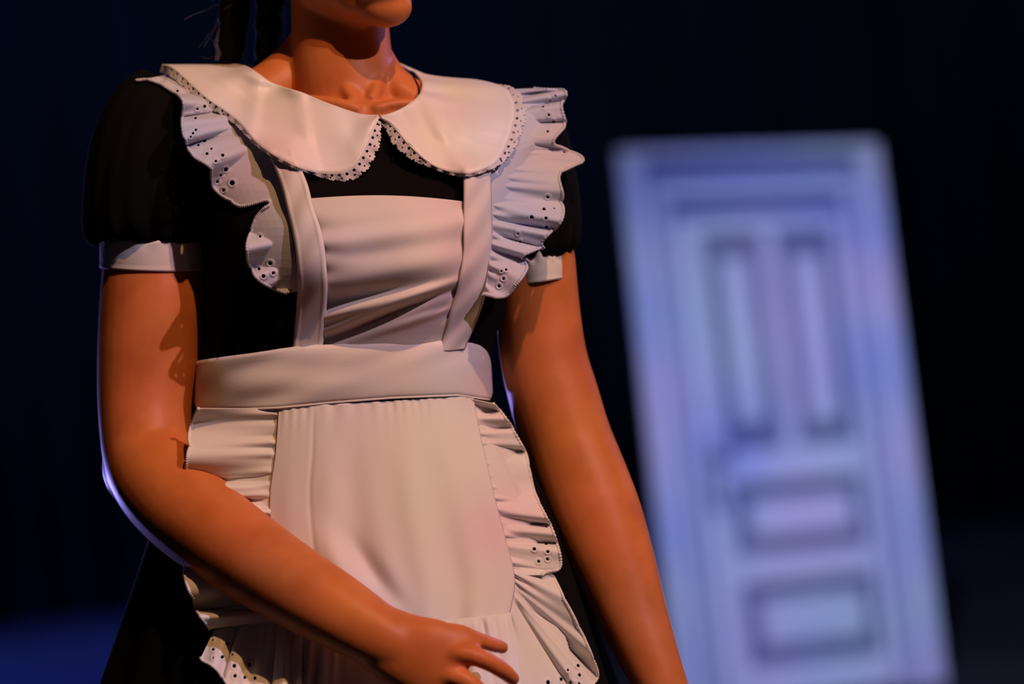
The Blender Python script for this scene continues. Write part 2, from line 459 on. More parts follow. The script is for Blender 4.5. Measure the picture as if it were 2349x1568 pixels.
finger([(985, 1452, -0.223, 24, .010), (1050, 1452, -0.228, 23, .0095), (1090, 1464, -0.225, 19, .0078), (1130, 1478, -0.213, 18, .0074), (1152, 1484, -0.203, 15.5, .0066)])
finger([(990, 1498, -0.232, 26, .011), (1065, 1498, -0.239, 24.5, .0102), (1115, 1515, -0.237, 22, .0088), (1155, 1538, -0.227, 20.5, .0080), (1176, 1556, -0.215, 17, .0068)])
finger([(985, 1545, -0.232, 26, .011), (1050, 1552, -0.240, 24, .0100), (1095, 1580, -0.239, 21.5, .0086), (1128, 1610, -0.229, 20, .0078), (1145, 1632, -0.217, 16, .0066)])
finger([(960, 1588, -0.227, 23, .010), (1015, 1602, -0.233, 20.5, .0086), (1050, 1630, -0.231, 18.5, .0075), (1075, 1656, -0.221, 17, .0068), (1086, 1672, -0.211, 14, .0058)])
finger([(915, 1435, -0.211, 28, .012), (965, 1440, -0.197, 27, .011), (1010, 1462, -0.183, 23, .009), (1040, 1490, -0.175, 18, .0075)])
# arm nearer the picture's right, hanging
sR = [(1180, 320, .025, 76, .040), (1212, 410, .030, 88, .042), (1222, 520, .032, 90, .043), (1230, 620, .034, 92, .043), (1235, 720, .034, 97, .043), (1247, 820, .032, 100, .043), (1273, 920, .028, 104, .042), (1302, 1010, .024, 103, .041),
      (1335, 1100, .018, 107, .041), (1370, 1190, .010, 106, .040), (1408, 1290, .000, 96, .037), (1448, 1400, -.010, 82, .033), (1487, 1500, -.020, 70, .029), (1515, 1568, -.026, 62, .026), (1546, 1650, -.032, 56, .020)]
B.add(tube_geo(*px_path(sR, 56), n=28))
B.add(tube_geo(*px_path([(1540, 1640, -.032, 56, .019), (1560, 1700, -.036, 76, .016), (1580, 1780, -.040, 88, .015), (1596, 1860, -.044, 84, .012)], 12), n=20))
for dx, L, r in ((-62, 150, 21), (-20, 185, 23), (24, 175, 22), (64, 135, 19)):
    finger([(1590 + dx * .9, 1800, -.042, r + 2, .010), (1600 + dx, 1870, -.046, r, .009), (1606 + dx, 1870 + L * .5, -.050, r - 2, .008), (1600 + dx, 1870 + L, -.044, r - 5, .0066)])
finger([(1510, 1700, -.04, 26, .011), (1470, 1770, -.055, 24, .010), (1455, 1840, -.06, 21, .008), (1460, 1880, -.058, 16, .007)])
# legs down to the floor
zf = 0.0


def legpt(x, y, z): return np.array([x, y, z])


hipL = P(620, 1240, .015); hipR = P(985, 1240, .015)
for hp, fx in ((hipL, feet[0] - .10), (hipR, feet[0] + .10)):
    pts = [hp, np.array([fx * .45 + hp[0] * .55, .01, hp[2] * .62 + .16]), np.array([fx, .01, .50]), np.array([fx, .035, .34]), np.array([fx, .03, .12]), np.array([fx, .02, .05])]
    path = cr(pts, 24); B.add(tube_geo(path, cr([.080, .070, .052, .052, .036, .036], 24)[:, 0], n=20))
    B.add(tube_geo(cr([np.array([fx, .05, .045]), np.array([fx, -.05, .05]), np.array([fx, -.15, .028])], 8), [.030, .036, .038, .042, .044, .044, .040, .026], [.034, .034, .03, .028, .026, .024, .022, .018], n=16))
body = B.link('body', M_skin, person)
body.name = 'body'
rm = body.modifiers.new('r', 'REMESH'); rm.mode = 'VOXEL'; rm.voxel_size = .0023; rm.use_smooth_shade = True
sm = body.modifiers.new('c', 'SMOOTH'); sm.iterations = 12; sm.factor = .5


# --- surfaces with draped shape
def strip(inner, outer, nu, nv, fn=None):
    """grid of (px,py,d) between two curves; fn(u,v,pts,tangent)->pts"""
    a = cr(inner, nu); b = cr(outer, nu)
    u = np.linspace(0, 1, nu)[:, None, None]; v = np.linspace(0, 1, nv)[None, :, None]
    g = a[:, None, :] * (1 - v) + b[:, None, :] * v
    if fn is not None: g = fn(u[..., 0], v[..., 0], g)
    return g


def clip(V, T, f):
    """keep f>0 part of triangles, with exact edges"""
    V = [tuple(v) for v in V]; f = list(f); out = []; cache = {}
    def cut(a, b):
        k = (a, b) if a < b else (b, a)
        if k not in cache:
            t = f[a] / (f[a] - f[b]); va, vb = V[a], V[b]
            V.append(tuple(va[i] + (vb[i] - va[i]) * t for i in range(3))); f.append(0.0); cache[k] = len(V) - 1
        return cache[k]
    for t in T:
        s = [f[i] > 0 for i in t]
        if all(s): out.append(t); continue
        if not any(s): continue
        poly = []
        for i in range(3):
            a, b = t[i], t[(i + 1) % 3]
            if f[a] > 0: poly.append(a)
            if (f[a] > 0) != (f[b] > 0): poly.append(cut(a, b))
        if len(poly) >= 3: out.append(tuple(poly))
    return V, out


def tri(F):
    o = []
    for q in F: o += [(q[0], q[1], q[2]), (q[0], q[2], q[3])]
    return o


from mathutils.bvhtree import BVHTree
BV = []


def settle(g, off, it=4, wide=0, hide=9.0):
    """lays a cloth grid on the figure: never deeper than `off` above the dress, sleeves and neck"""
    nu, nv = g.shape[:2]; D_ = np.full((nu, nv), 9.0)
    pts = P(g[..., 0], g[..., 1], g[..., 2])
    for i in range(nu):
        for j in range(nv):
            dr = pts[i, j] - CAM; L = np.linalg.norm(dr); h = BV[0].ray_cast(Vector(CAM), Vector(dr / L), 6)
            if h[0] is not None and g[i, j, 2] < h[0].y - CAM[1] - FOCUS + hide: D_[i, j] = h[0].y - CAM[1] - FOCUS
    if wide:
        lim = D_ - off
        for _ in range(wide):
            p = np.pad(lim, 1, mode='edge')
            lim = np.minimum.reduce([p[:-2, 1:-1], p[2:, 1:-1], p[1:-1, :-2], p[1:-1, 2:], lim])
        d = np.minimum(g[..., 2], lim)
        for _ in range(wide * 8):
            p = np.pad(d, 1, mode='edge'); d = (p[:-2, 1:-1] + p[2:, 1:-1] + p[1:-1, :-2] + p[1:-1, 2:] + 2 * d) / 6
        g[..., 2] = d
    d = np.minimum(g[..., 2], D_ - off)
    for _ in range(it):
        p = np.pad(d, 1, mode='edge')
        d = np.minimum((p[:-2, 1:-1] + p[2:, 1:-1] + p[1:-1, :-2] + p[1:-1, 2:] + 2 * d) / 6, D_ - off)
    g[..., 2] = d
    return g


def ruffle(name, inner, outer, parent, nu=300, nv=46, waves=7, amp=.012, phase=0., pleat=28, scal=9, scamp=.07, eyelets=True, rows=1, mt=None,
           seed=1, edge=.0011, bow=0.0, sideways=6.0, holes_r=4.3, label=None, holes=(), hole_v=0):
    rg = np.random.default_rng(seed)
    a = cr(inner, nu); b = cr(outer, nu)
    u = np.linspace(0, 1, nu)[:, None]; v = np.linspace(0, 1, nv)[None, :]
    sc_ = scamp * (np.sqrt(np.abs(np.sin(np.pi * scal * u))) - .6)
    vv = v * (1 + sc_ * v ** 4)
    g = a[:, None, :] * (1 - vv[..., None]) + b[:, None, :] * vv[..., None]
    flat = g.copy()
    ph = waves * 2 * np.pi * (u + .12 * np.sin(2 * np.pi * u * 1.7 + seed)) + phase
    wv = np.sin(ph) + .25 * np.sin(2.3 * ph + 1.1)
    am = amp * (v ** .9)
    jit = .5 * np.sin(pleat * 2 * np.pi * u * 1.3 + seed) + np.sin(pleat * 2 * np.pi * u + 2 * np.sin(5 * u + seed))
    g[..., 2] += am * wv + .0022 * jit * np.exp(-v * 2.6) * np.minimum(1, v * 12) - bow * np.sin(np.pi * np.minimum(1, v * 1.1))
    tg = np.gradient(b[:, :2], axis=0); tg /= np.linalg.norm(tg, axis=1)[:, None] + 1e-9
    g[..., :2] += (sideways * v * np.cos(ph))[..., None] * tg[:, None, :]
    f = np.full((nu, nv), 99.0)
    g = settle(g, .0045, 2)
    for (hx, hy, r) in holes:
        f = np.minimum(f, np.hypot(g[..., 0] - hx, g[..., 1] - hy) - r)
    rim = np.exp(-((f - 2.5) / 2.2) ** 2) * .0010
    g[..., 2] -= rim
    V = P(g[..., 0], g[..., 1], g[..., 2]).reshape(-1, 3)
    T = tri(grid_faces(nu, nv))
    V2, T2 = clip(V, T, (f / 4).reshape(-1))
    A = Acc(); A.add((np.array(V2), T2))
    mt = mt or M_sheer
    o = A.link(name, mt, parent, solid=.0007)
    # stitched rim along the free edge, in the same material
    E = V.reshape(nu, nv, 3)[:, -1]
    step = max(1, nu // 420)
    r = edge * (1 + .35 * np.sin(np.arange(len(E)) * 1.9))
    e = link('stitched_edge', *tube_geo(E, r, n=6), M_lace, None)
    for mo in list(e.modifiers): e.modifiers.remove(mo)
    # join the rim into the ruffle mesh
    bm = bmesh.new(); bm.from_mesh(o.data); bm2 = e.data; bm.from_mesh(bm2); bm.to_mesh(o.data); bm.free()
    o.data.polygons.foreach_set('use_smooth', [True] * len(o.data.polygons))
    bpy.data.objects.remove(e)
    if label: o['label'] = label
    return o


# --- dress
rows = [];
fr = np.linspace(0, len(RT) - 1, 90)
ND = 120
for t in fr:
    row = [np.interp(t, range(len(RT)), RT[:, j]) for j in range(7)]
    if row[0] > 400: row[3:] = [float(q) for q in tor(row[0])]
    fold = .035 * max(0, min(1, (row[0] - 920) / 900)) if row[0] > 920 else .0
    rows.append(ring(row, ND, fold=fold, nf=19))
V = np.vstack(rows)
dress = link('dress', V, [(a, b, c, d) for (a, d, c, b) in []] + [(i * ND + j, i * ND + (j + 1) % ND, (i + 1) * ND + (j + 1) % ND, (i + 1) * ND + j) for i in range(len(rows) - 1) for j in range(ND)], M_black, person, solid=.0015)


def sleeve(pts, seed, n=72, k=40):
    path, ra, rb = px_path(pts, k)
    t = np.gradient(path, axis=0); t /= np.linalg.norm(t, axis=1)[:, None]
    th = np.linspace(0, 2 * np.pi, n, endpoint=False); V = []
    for i in range(k):
        n2 = Y_ - (Y_ @ t[i]) * t[i]; n2 /= np.linalg.norm(n2); n1 = np.cross(t[i], n2)
        w_ = i / (k - 1)
        g = 1 + (.045 * w_ ** 2 + .03 * (1 - w_) ** 2) * np.sin(15 * th + seed + 1.2 * np.sin(3 * th)) + .02 * np.sin(5 * th + 4 * w_ + seed)
        V.append(path[i] + np.outer(np.cos(th) * ra[i] * g, n1) + np.outer(np.sin(th) * rb[i] * g, n2))
    return np.vstack(V), [(i * n + j, i * n + (j + 1) % n, (i + 1) * n + (j + 1) % n, (i + 1) * n + j) for i in range(k - 1) for j in range(n)]


V, F = sleeve([(405, 205, .012, 92, .040), (372, 270, .010, 124, .056), (350, 350, .008, 138, .064), (342, 430, .006, 142, .068), (346, 485, .006, 152, .068), (352, 522, .006, 152, .064), (356, 545, .006, 138, .056), (356, 556, .006, 124, .052)], 1)
slL = link('sleeve', V, F, M_black, dress, solid=.0015)
V, F = sleeve([(1190, 250, .020, 70, .040), (1212, 330, .026, 92, .054), (1220, 420, .030, 104, .060), (1228, 500, .032, 104, .060), (1236, 565, .034, 92, .052), (1240, 592, .034, 74, .047)], 3)
slR = link('sleeve', V, F, M_black, dress, solid=.0015)


bvv = []; bvf = []; k0 = 0
for ob_ in (dress, slL, slR):
    vs = [tuple(v.co) if True else 0 for v in ob_.data.vertices]; bvv += vs; bvf += [tuple(i + k0 for i in p.vertices) for p in ob_.data.polygons]; k0 += len(vs)
for (V_, F_) in TORSO_PARTS:
    bvv += [tuple(v) for v in V_]; bvf += [tuple(i + k0 for i in f) for f in F_]; k0 += len(V_)
BV.append(BVHTree.FromPolygons(bvv, bvf))


def cuff(path, wob, seed):
    pth, ra, rb = px_path(path, 14); n = 80
    th = np.linspace(0, 2 * np.pi, n, endpoint=False); V = []
    t = pth[-1] - pth[0]; t /= np.linalg.norm(t)
    n2 = Y_ - (Y_ @ t) * t; n2 /= np.linalg.norm(n2); n1 = np.cross(t, n2)
    for i in range(14):
        w_ = max(0, 1 - i / 5)
        g = 1 + wob * w_ * np.sin(17 * th + seed) + (.012 if i in (12, 13) else 0)
        up = (wob * .10 * w_ * np.sin(9 * th + seed))[:, None] * (-t)
        V.append(pth[i] + np.outer(np.cos(th) * ra[i] * g, n1) + np.outer(np.sin(th) * rb[i] * g, n2) + up)
    V = np.vstack(V)
    return V, [(i * n + j, i * n + (j + 1) % n, (i + 1) * n + (j + 1) % n, (i + 1) * n + j) for i in range(13) for j in range(n)]


tag(link('cuff', *cuff([(357, 549, .006, 125, .051), (356, 585, .007, 125, .051), (356, 615, .008, 124, .0505)], .020, 1), M_white, dress, solid=.0016), 'white band cuff')
tag(link('cuff', *cuff([(1232, 588, .034, 72, .047), (1238, 618, .034, 68, .047), (1242, 648, .034, 64, .046)], .040, 2), M_white, dress, solid=.0016), 'white band cuff')

# --- apron
apron = empty('apron', tuple(P(880, 860, -.1)), person)


def draped(name, left, right, nu, nv, lift, disp, parent, mt=M_white, solid=.0016):
    """panel between two picture curves (px,py) running downwards; lies on the dress"""
    a = cr(left, nv); b = cr(right, nv)
    u = np.linspace(0, 1, nu)[:, None]; v = np.linspace(0, 1, nv)[None, :]
    x = a[None, :, 0] * (1 - u) + b[None, :, 0] * u; y = a[None, :, 1] * (1 - u) + b[None, :, 1] * u
    x, y, dz = disp(u, v, x, y)
    d = Fd(x, y, 0) - lift + dz
    return link(name, P(x, y, d).reshape(-1, 3), grid_faces(nu, nv), mt, parent, solid=solid)


def bib_d(u, v, x, y):
    y = y - 10 * np.sin(np.pi * u) * (1 - v) * 1.0
    puff = -.010 * np.sin(np.pi * u) ** .7 * (.5 + .5 * np.sin(np.pi * np.clip(v, 0, 1)))
    gat = np.exp(-u / .10) * np.sin(y / 11 + 2 * np.sin(y / 47)) + np.exp(-(1 - u) / .08) * np.sin(y / 12.5 + 2 * np.sin(y / 39 + 1))
    def fold(y0, sl, w1, am, u0=.5, us=.8):
        yy = y0 - sl * (u - .0) * 330
        return am * np.exp(-((y - yy) / w1) ** 2) * np.exp(-((u - u0) / us) ** 2)
    z = puff + .0014 * gat
    z += fold(696, .20, 18, .0075, .22, .45) + fold(728, .24, 14, -.0070, .35, .6)
    z += fold(788, .40, 13, .0085, .5, .6) + fold(760, .34, 14, -.006, .5, .6) + fold(806, .30, 10, -.004, .75, .35)
    z += fold(600, .16, 22, .0025) + fold(560, .18, 24, -.0022) + fold(650, .18, 22, -.002, .5) + fold(530, .12, 16, .0018, .4)
    z += fold(806, 0, 10, .004, .5, 3)
    return x, y, z


draped('bib', [(708, 456), (728, 500), (742, 560), (746, 640), (742, 720), (732, 806)], [(1064, 462), (1066, 520), (1064, 590), (1050, 650), (1034, 710), (1014, 802)], 150, 150, .006, bib_d, apron)


def str_d(u, v, x, y):
    return x, y, -.0022 * np.sin(np.pi * u) ** .3 - .0009 * np.exp(-((u - .1) / .04) ** 2) - .0009 * np.exp(-((u - .9) / .04) ** 2) + .0012 * np.sin(y / 37) + .0010 * np.sin(y / 15 + 6 * u)


draped('strap', [(618, 350), (645, 420), (658, 470), (674, 540), (684, 620), (682, 700), (672, 806)], [(672, 350), (703, 420), (716, 470), (738, 540), (748, 620), (748, 700), (738, 806)], 22, 120, .0105, str_d, apron, solid=.002)
draped('strap', [(1063, 385), (1064, 430), (1064, 500), (1062, 590), (1048, 660), (1032, 720), (1010, 806)], [(1124, 378), (1125, 430), (1126, 480), (1127, 570), (1118, 650), (1098, 720), (1064, 800)], 22, 120, .0105, str_d, apron, solid=.002)

# waistband, all the way round
n = 220; th = np.linspace(0, 2 * np.pi, n, endpoint=False); rows = []
c_, s_ = np.cos(th), np.sin(th)
topy = [(440, 832), (462, 826), (560, 812), (640, 800), (700, 793), (850, 787), (1000, 782), (1080, 786), (1130, 802)]
boty = [(440, 944), (640, 935), (760, 923), (900, 912), (1050, 906), (1132, 918)]
for k in range(14):
    v = k / 13
    xl, xr = 452 - 6 * v, 1122 + 7 * v
    x = (xl + xr) / 2 + (xr - xl) / 2 * np.sign(c_) * np.abs(c_) ** (2 / 2.4)
    y = interp(x, topy) * (1 - v) + interp(x, boty) * v
    bulge = .0035 * math.sin(math.pi * v) ** .5
    wr = .0024 * np.sin(y / 12 + x / 60) * np.sin(x / 55) * np.exp(-((x - 620) / 190) ** 2) + .0012 * np.sin(x / 23 + y / 13)* (s_<0) * np.exp(-((v-.1)/.3)**2)
    d = (.000) + (.109 + bulge) * np.sign(s_) * np.abs(s_) ** (2 / 2.4) + wr
    rows.append(P(x, y, d))
V = np.vstack(rows); nr = len(rows)
wb = link('waistband', V, [(i * n + j, i * n + (j + 1) % n, (i + 1) * n + (j + 1) % n, (i + 1) * n + j) for i in range(nr - 1) for j in range(n)], M_white, apron, solid=.002)
# stitched seam under it
seam = rows[-1]
link('seam', *tube_geo(np.vstack([seam, seam[:1]]) - .0012 * Y_, .0010, n=6), M_white, wb)


def skirt_d(u, v, x, y):
    env = np.minimum(1, v * 3)
    z = -.001 - .010 * v * np.sin(np.pi * u) ** .6
    z = z + (.0042 * np.sin(2 * np.pi * (u * 2.6 + .25 * v) + .4) + .0022 * np.sin(2 * np.pi * u * 5.3 + 2)) * env * v
    z = z + .0006 * (np.sin(2 * np.pi * u * 17 + 5 * np.sin(9 * u)) + np.sin(2 * np.pi * u * 7 + 2)) * np.exp(-v / .06)
    z = z + .0009 * np.exp(-((u - .18) / .012) ** 2)
    z = z - .006 * np.exp(-(((x - 790) - (y - 1300) * .7) / 40) ** 2) * np.exp(-((y - 1330) / 90) ** 2) + .006 * np.exp(-(((x - 850) - (y - 1300) * .7) / 30) ** 2) * np.exp(-((y - 1330) / 90) ** 2)
    y = y + 18 * np.maximum(0, v - .93) / .07 * (1 - 4 * (u - .5) ** 2)
    return x, y, z


draped('skirt_panel', [(640, 934), (632, 1040), (620, 1130), (622, 1230), (640, 1340), (690, 1430)], [(1084, 908), (1102, 1000), (1134, 1140), (1160, 1240), (1180, 1330), (1168, 1412)], 170, 150, .0085, skirt_d, apron)

# shoulder ruffles; eyelet holes measured off the photograph
def hl(ox, oy, k, pts, m=1.0): return [(ox + x / k, oy + y / k, r / k * m) for x, y, r in pts]


H_sl = hl(150, 0, 2.24, [(715, 547, 9), (678, 560, 7), (668, 607, 7), (670, 668, 7), (655, 685, 7), (643, 703, 6), (715, 725, 8), (683, 746, 7), (750, 765, 6), (727, 790, 8), (808, 798, 9), (772, 828, 7), (824, 870, 11), (797, 900, 8), (781, 933, 9),
      (857, 940, 13), (813, 977, 9), (1000, 1215, 7), (1053, 1352, 11), (995, 1382, 8), (1068, 1402, 9), (1017, 1418, 10), (575, 468, 7), (630, 460, 7)], 1.0)
H_sr = hl(950, 150, 2.613, [(807, 297, 9), (836, 338, 11), (800, 396, 8), (815, 210, 7), (772, 248, 7), (845, 182, 7), (800, 788, 10), (778, 861, 10), (704, 909, 12), (790, 915, 10), (794, 968, 11), (840, 857, 6), (635, 1057, 8), (621, 1008, 7), (536, 1278, 9), (509, 1322, 10), (551, 1224, 8), (523, 1232, 7), (900, 520, 7)], 1.0)
H_hr = hl(950, 750, 1.917, [(528, 975, 8), (580, 952, 7), (587, 987, 7), (586, 1020, 7), (547, 1030, 7), (580, 878, 5)], 1.0)
H_mr = hl(750, 1250, 3.614, [(2082, 998, 14), (1997, 1035, 11), (2093, 1077, 14), (1940, 1112, 14), (2020, 1135, 12), (1832, 1137, 17), (2090, 1145, 11), (1900, 1210, 14), (2010, 1220, 12)], 1.0)
H_ml = hl(200, 1200, 3.915, [(1257, 1080, 18), (1130, 1132, 13), (1212, 1200, 16), (1305, 1180, 10), (1127, 1050, 9), (1320, 1280, 18), (1457, 1267, 20), (1327, 1370, 17), (1415, 1384, 15), (1507, 1390, 16), (1130, 1208, 9), (1420, 1480, 15)], 1.0)
ruffle('shoulder_ruffle', [(430, 165, .03), (470, 205, -.02), (525, 255, -.055), (600, 322, -.078), (655, 372, -.092), (662, 420, -.100), (664, 500, -.108), (674, 570, -.116), (684, 640, -.120), (682, 668, -.120)],
       [(306, 184, .030), (352, 186, -.010), (412, 222, -.045), (420, 258, -.070), (421, 312, -.088), (448, 358, -.094), (478, 382, -.098), (496, 432, -.104), (548, 470, -.110), (612, 462, -.126), (586, 505, -.122), (568, 566, -.120), (584, 630, -.120), (628, 660, -.122), (662, 674, -.122)],
       apron, nu=620, nv=60, waves=5.0, amp=.015, phase=.6, pleat=20, scal=9, scamp=.05, seed=3, sideways=9, holes=H_sl)
ruffle('shoulder_ruffle', [(1150, 206, .010), (1168, 250, -.022), (1168, 310, -.048), (1140, 362, -.070), (1122, 400, -.082), (1122, 470, -.092), (1124, 540, -.098), (1122, 600, -.100), (1112, 660, -.100), (1104, 678, -.100)],
       [(1236, 204, .020), (1296, 212, .010), (1286, 246, -.010), (1294, 288, -.02), (1270, 326, -.035), (1330, 362, -.040), (1284, 402, -.050), (1288, 452, -.062), (1284, 506, -.068), (1246, 548, -.078), (1240, 566, -.080), (1202, 588, -.088), (1204, 622, -.092), (1172, 668, -.100), (1146, 680, -.104), (1118, 676, -.102)],
       apron, nu=620, nv=60, waves=6.5, amp=.012, phase=2.0, pleat=24, scal=9, scamp=.05, seed=5, sideways=10, holes=H_sr)
# hip ruffles
ruffle('hip_ruffle', on_dress([(650, 936), (642, 1010), (632, 1080), (626, 1150), (630, 1230), (650, 1340), (700, 1425)], .006),
       on_dress([(452, 936), (436, 1000), (430, 1080), (425, 1170), (420, 1260), (440, 1370), (480, 1440)], .038),
       apron, nu=420, nv=50, waves=5.2, amp=.022, phase=.8, pleat=17, scal=6, scamp=.04, seed=8, mt=M_white, sideways=10)
ruffle('hip_ruffle', on_dress([(1072, 912), (1092, 1000), (1122, 1120), (1150, 1230), (1172, 1320)], .005),
       on_dress([(1128, 920, 0), (1170, 975, 0), (1206, 1045, .0), (1222, 1120, .0), (1240, 1160, .0), (1272, 1232, .0), (1284, 1292, .0), (1254, 1312, .0)], .024),
       apron, nu=420, nv=50, waves=4.5, amp=.014, phase=2.4, pleat=15, scal=5, scamp=.03, seed=11, mt=M_white, sideways=12, holes=H_hr)
# hem ruffle in swags: right, centre, left
ruffle('hem_ruffle', on_dress([(1168, 1300), (1180, 1345), (1172, 1385), (1160, 1408)], .008),
       on_dress([(1262, 1310), (1300, 1385), (1342, 1470), (1368, 1548), (1330, 1620), (1240, 1650), (1205, 1640)], .020),
       apron, nu=420, nv=70, waves=2.6, amp=.013, phase=.2, pleat=5, scal=7, scamp=.03, seed=13, mt=M_white, sideways=8, holes=H_mr)
ruffle('hem_ruffle', on_dress([(1172, 1404), (1120, 1410), (1040, 1420), (940, 1432), (840, 1434), (740, 1426), (670, 1400)], .020),
       on_dress([(1206, 1640), (1120, 1680), (1020, 1700), (920, 1705), (820, 1700), (720, 1690), (640, 1660)], .030),
       apron, nu=420, nv=50, waves=8, amp=.012, phase=.6, pleat=16, scal=9, scamp=.04, seed=15, mt=M_white, sideways=8)
ruffle('hem_ruffle', on_dress([(690, 1400), (640, 1400), (580, 1390), (520, 1385)], .010),
       on_dress([(700, 1640), (610, 1625), (530, 1575), (495, 1530), (466, 1515)], .048),
       apron, nu=300, nv=60, waves=2.6, amp=.008, phase=1.2, pleat=8, scal=4, scamp=.05, seed=17, mt=M_white, sideways=8, holes=H_ml)

# the collar lies over straps and ruffles
for ob_ in list(apron.children):
    if ob_.name.startswith(('strap', 'shoulder_ruffle')):
        vs = [tuple(v.co) for v in ob_.data.vertices]; bvv += vs; bvf += [tuple(q + k0 for q in p.vertices) for p in ob_.data.polygons]; k0 += len(vs)
BV[0] = BVHTree.FromPolygons(bvv, bvf)
def crease(g, x0, y0, x1, y1, amp, w, over=30):
    """soft fold pressed forward along a picture line"""
    L = math.hypot(x1 - x0, y1 - y0); tx, ty = (x1 - x0) / L, (y1 - y0) / L
    t = (g[..., 0] - x0) * tx + (g[..., 1] - y0) * ty; q = -(g[..., 0] - x0) * ty + (g[..., 1] - y0) * tx
    env = 1 / (1 + np.exp(-(t + over * .3) / (over * .3))) / (1 + np.exp((t - L) / over))
    side = np.where(q < 0, .55 * w, w)
    g[..., 2] -= amp * env * np.exp(-(q / side) ** 2)


# --- collar: two rounded lobes with lace
def collar_fn(crease, seed):
    def fn(u, v, g):
        g = g.copy()
        g[..., 2] -= .010 * np.sin(np.pi * v) * (1 - .3 * u)
        for (u0, s0, am, sw) in crease:
            g[..., 2] += am * np.exp(-((u - u0 - sw * v) / s0) ** 2) * (1 - .55 * v)
        g[..., 2] -= .0015 * np.exp(-((v - 1) / .06) ** 2)
        return g
    return fn


cl_in = [(470, 150, .075), (560, 152, .052), (622, 190, .020), (690, 212, -.022), (765, 242, -.056), (830, 262, -.074), (868, 266, -.080)]
cl_out = [(372, 150, .055), (402, 162, .012), (468, 222, -.036), (540, 275, -.066), (600, 340, -.088), (680, 384, -.104), (745, 399, -.110), (800, 392, -.112), (832, 350, -.106), (858, 292, -.094), (868, 268, -.084)]
g = strip(cl_in, cl_out, 150, 40, collar_fn([(.28, .05, .006, -.05), (.42, .035, -.006, .03), (.52, .04, .005, .02), (.70, .06, -.003, .0)], 1))
g = settle(g, .0045, 5, 5, .06)
for c_ in ((560, 168, 640, 200, .004, 12), (596, 180, 575, 300, .0055, 26), (688, 214, 706, 330, .004, 24), (760, 250, 800, 330, .0025, 30), (470, 160, 560, 230, .003, 16)):
    crease(g, *c_)
g[..., 2] -= .0015 * np.exp(-((np.linspace(0, 1, 40)[None, :] - .96) / .02) ** 2)
colL = link('collar', P(g[..., 0], g[..., 1], g[..., 2]).reshape(-1, 3), grid_faces(150, 40), M_satin, person, solid=.0022)
edgeL = g[:, -1]
cr_in = [(950, 166, .050), (960, 178, .034), (968, 196, .010), (958, 222, -.030), (925, 247, -.060), (892, 262, -.076), (872, 267, -.080)]
cr_out = [(1010, 180, .075), (1100, 186, .040), (1160, 206, .000), (1180, 246, -.034), (1176, 290, -.058), (1160, 340, -.078), (1130, 378, -.092), (1068, 400, -.106), (1000, 384, -.112), (945, 340, -.108), (908, 296, -.096), (876, 270, -.084)]
g = strip(cr_in, cr_out, 150, 40, collar_fn([(.36, .05, .008, .03), (.44, .04, -.007, .06), (.56, .05, .003, .05), (.22, .05, -.004, .0)], 2))
g = settle(g, .0045, 5, 5, .06)
for c_ in ((966, 200, 1030, 330, .0075, 24), (985, 196, 1060, 300, .003, 14), (940, 240, 970, 330, .003, 26), (1100, 330, 1160, 345, .0012, 7), (1090, 355, 1145, 372, .0012, 7), (1110, 300, 1170, 310, .0012, 7), (1010, 190, 1100, 215, .003, 16)):
    crease(g, *c_)
g[..., 2] -= .0015 * np.exp(-((np.linspace(0, 1, 40)[None, :] - .96) / .02) ** 2)
colR = link('collar', P(g[..., 0], g[..., 1], g[..., 2]).reshape(-1, 3), grid_faces(150, 40), M_satin, person, solid=.0022)
edgeR = g[:, -1]
# stand of the collar behind the neck
g = strip([(600, 165, .050), (700, 120, .078), (800, 110, .086), (890, 136, .076), (936, 158, .056)], [(560, 150, .060), (680, 140, .10), (800, 138, .110), (930, 158, .098), (1000, 182, .07)], 60, 12)
link('collar_back', P(g[..., 0], g[..., 1], g[..., 2]).reshape(-1, 3), grid_faces(60, 12), M_satin, person, solid=.002)


def lace(edge, width_tab, parent, seed, pitch=15.0):
    """crocheted edging: picot outline with rows of real holes"""
    e = cr(edge[::3], 900); s = np.r_[0, np.cumsum(np.linalg.norm(np.diff(e[:, :2], axis=0), axis=1))]
    L = s[-1]; tg = np.gradient(e[:, :2], axis=0); tg /= np.linalg.norm(tg, axis=1)[:, None] + 1e-9
    nr = np.stack([-tg[:, 1], tg[:, 0]], 1)
    cen = e[:, :2].mean(0)
    if np.sum((e[450, :2] + nr[450] * 10 - cen) ** 2) < np.sum((e[450, :2] - cen) ** 2): nr = -nr
    nv = 12; q = s / L; wd = np.interp(q, *zip(*width_tab))
    v = np.linspace(0, 1, nv)[None, :]
    off = (v * wd[:, None])
    g = np.zeros((900, nv, 3)); g[..., :2] = e[:, None, :2] + nr[:, None, :] * (off - 3)[..., None]
    g[..., 2] = e[:, None, 2] - .0012 + .0012 * np.sin(s / pitch * 2 * np.pi * .5)[:, None] * v + .002 * v
    x = s[:, None] / pitch; y = off
    # outline: rounded picots; holes: row near the seam and row in each picot
    top = wd[:, None] * (.70 + .30 * np.sqrt(np.abs(np.sin(np.pi * x * .62))) + .07 * np.sin(np.pi * x * 4.1))
    f = top - y
    fx = (x * .9) % 1 - .5
    h1 = np.hypot(fx * pitch * 1.11, (y - .30 * wd[:, None])) - 3.4
    fx2 = (x * .62 + 0) % 1 - .5
    h2 = np.hypot(fx2 * pitch * 1.6, (y - .64 * wd[:, None])) - 2.2
    f = np.minimum(f, np.where(wd[:, None] > 14, np.minimum(h1, h2), 9))
    V, T = clip(P(g[..., 0], g[..., 1], g[..., 2]).reshape(-1, 3), tri(grid_faces(900, nv)), f.reshape(-1))
    return link('lace_trim', V, T, M_lace, parent, solid=.0012)


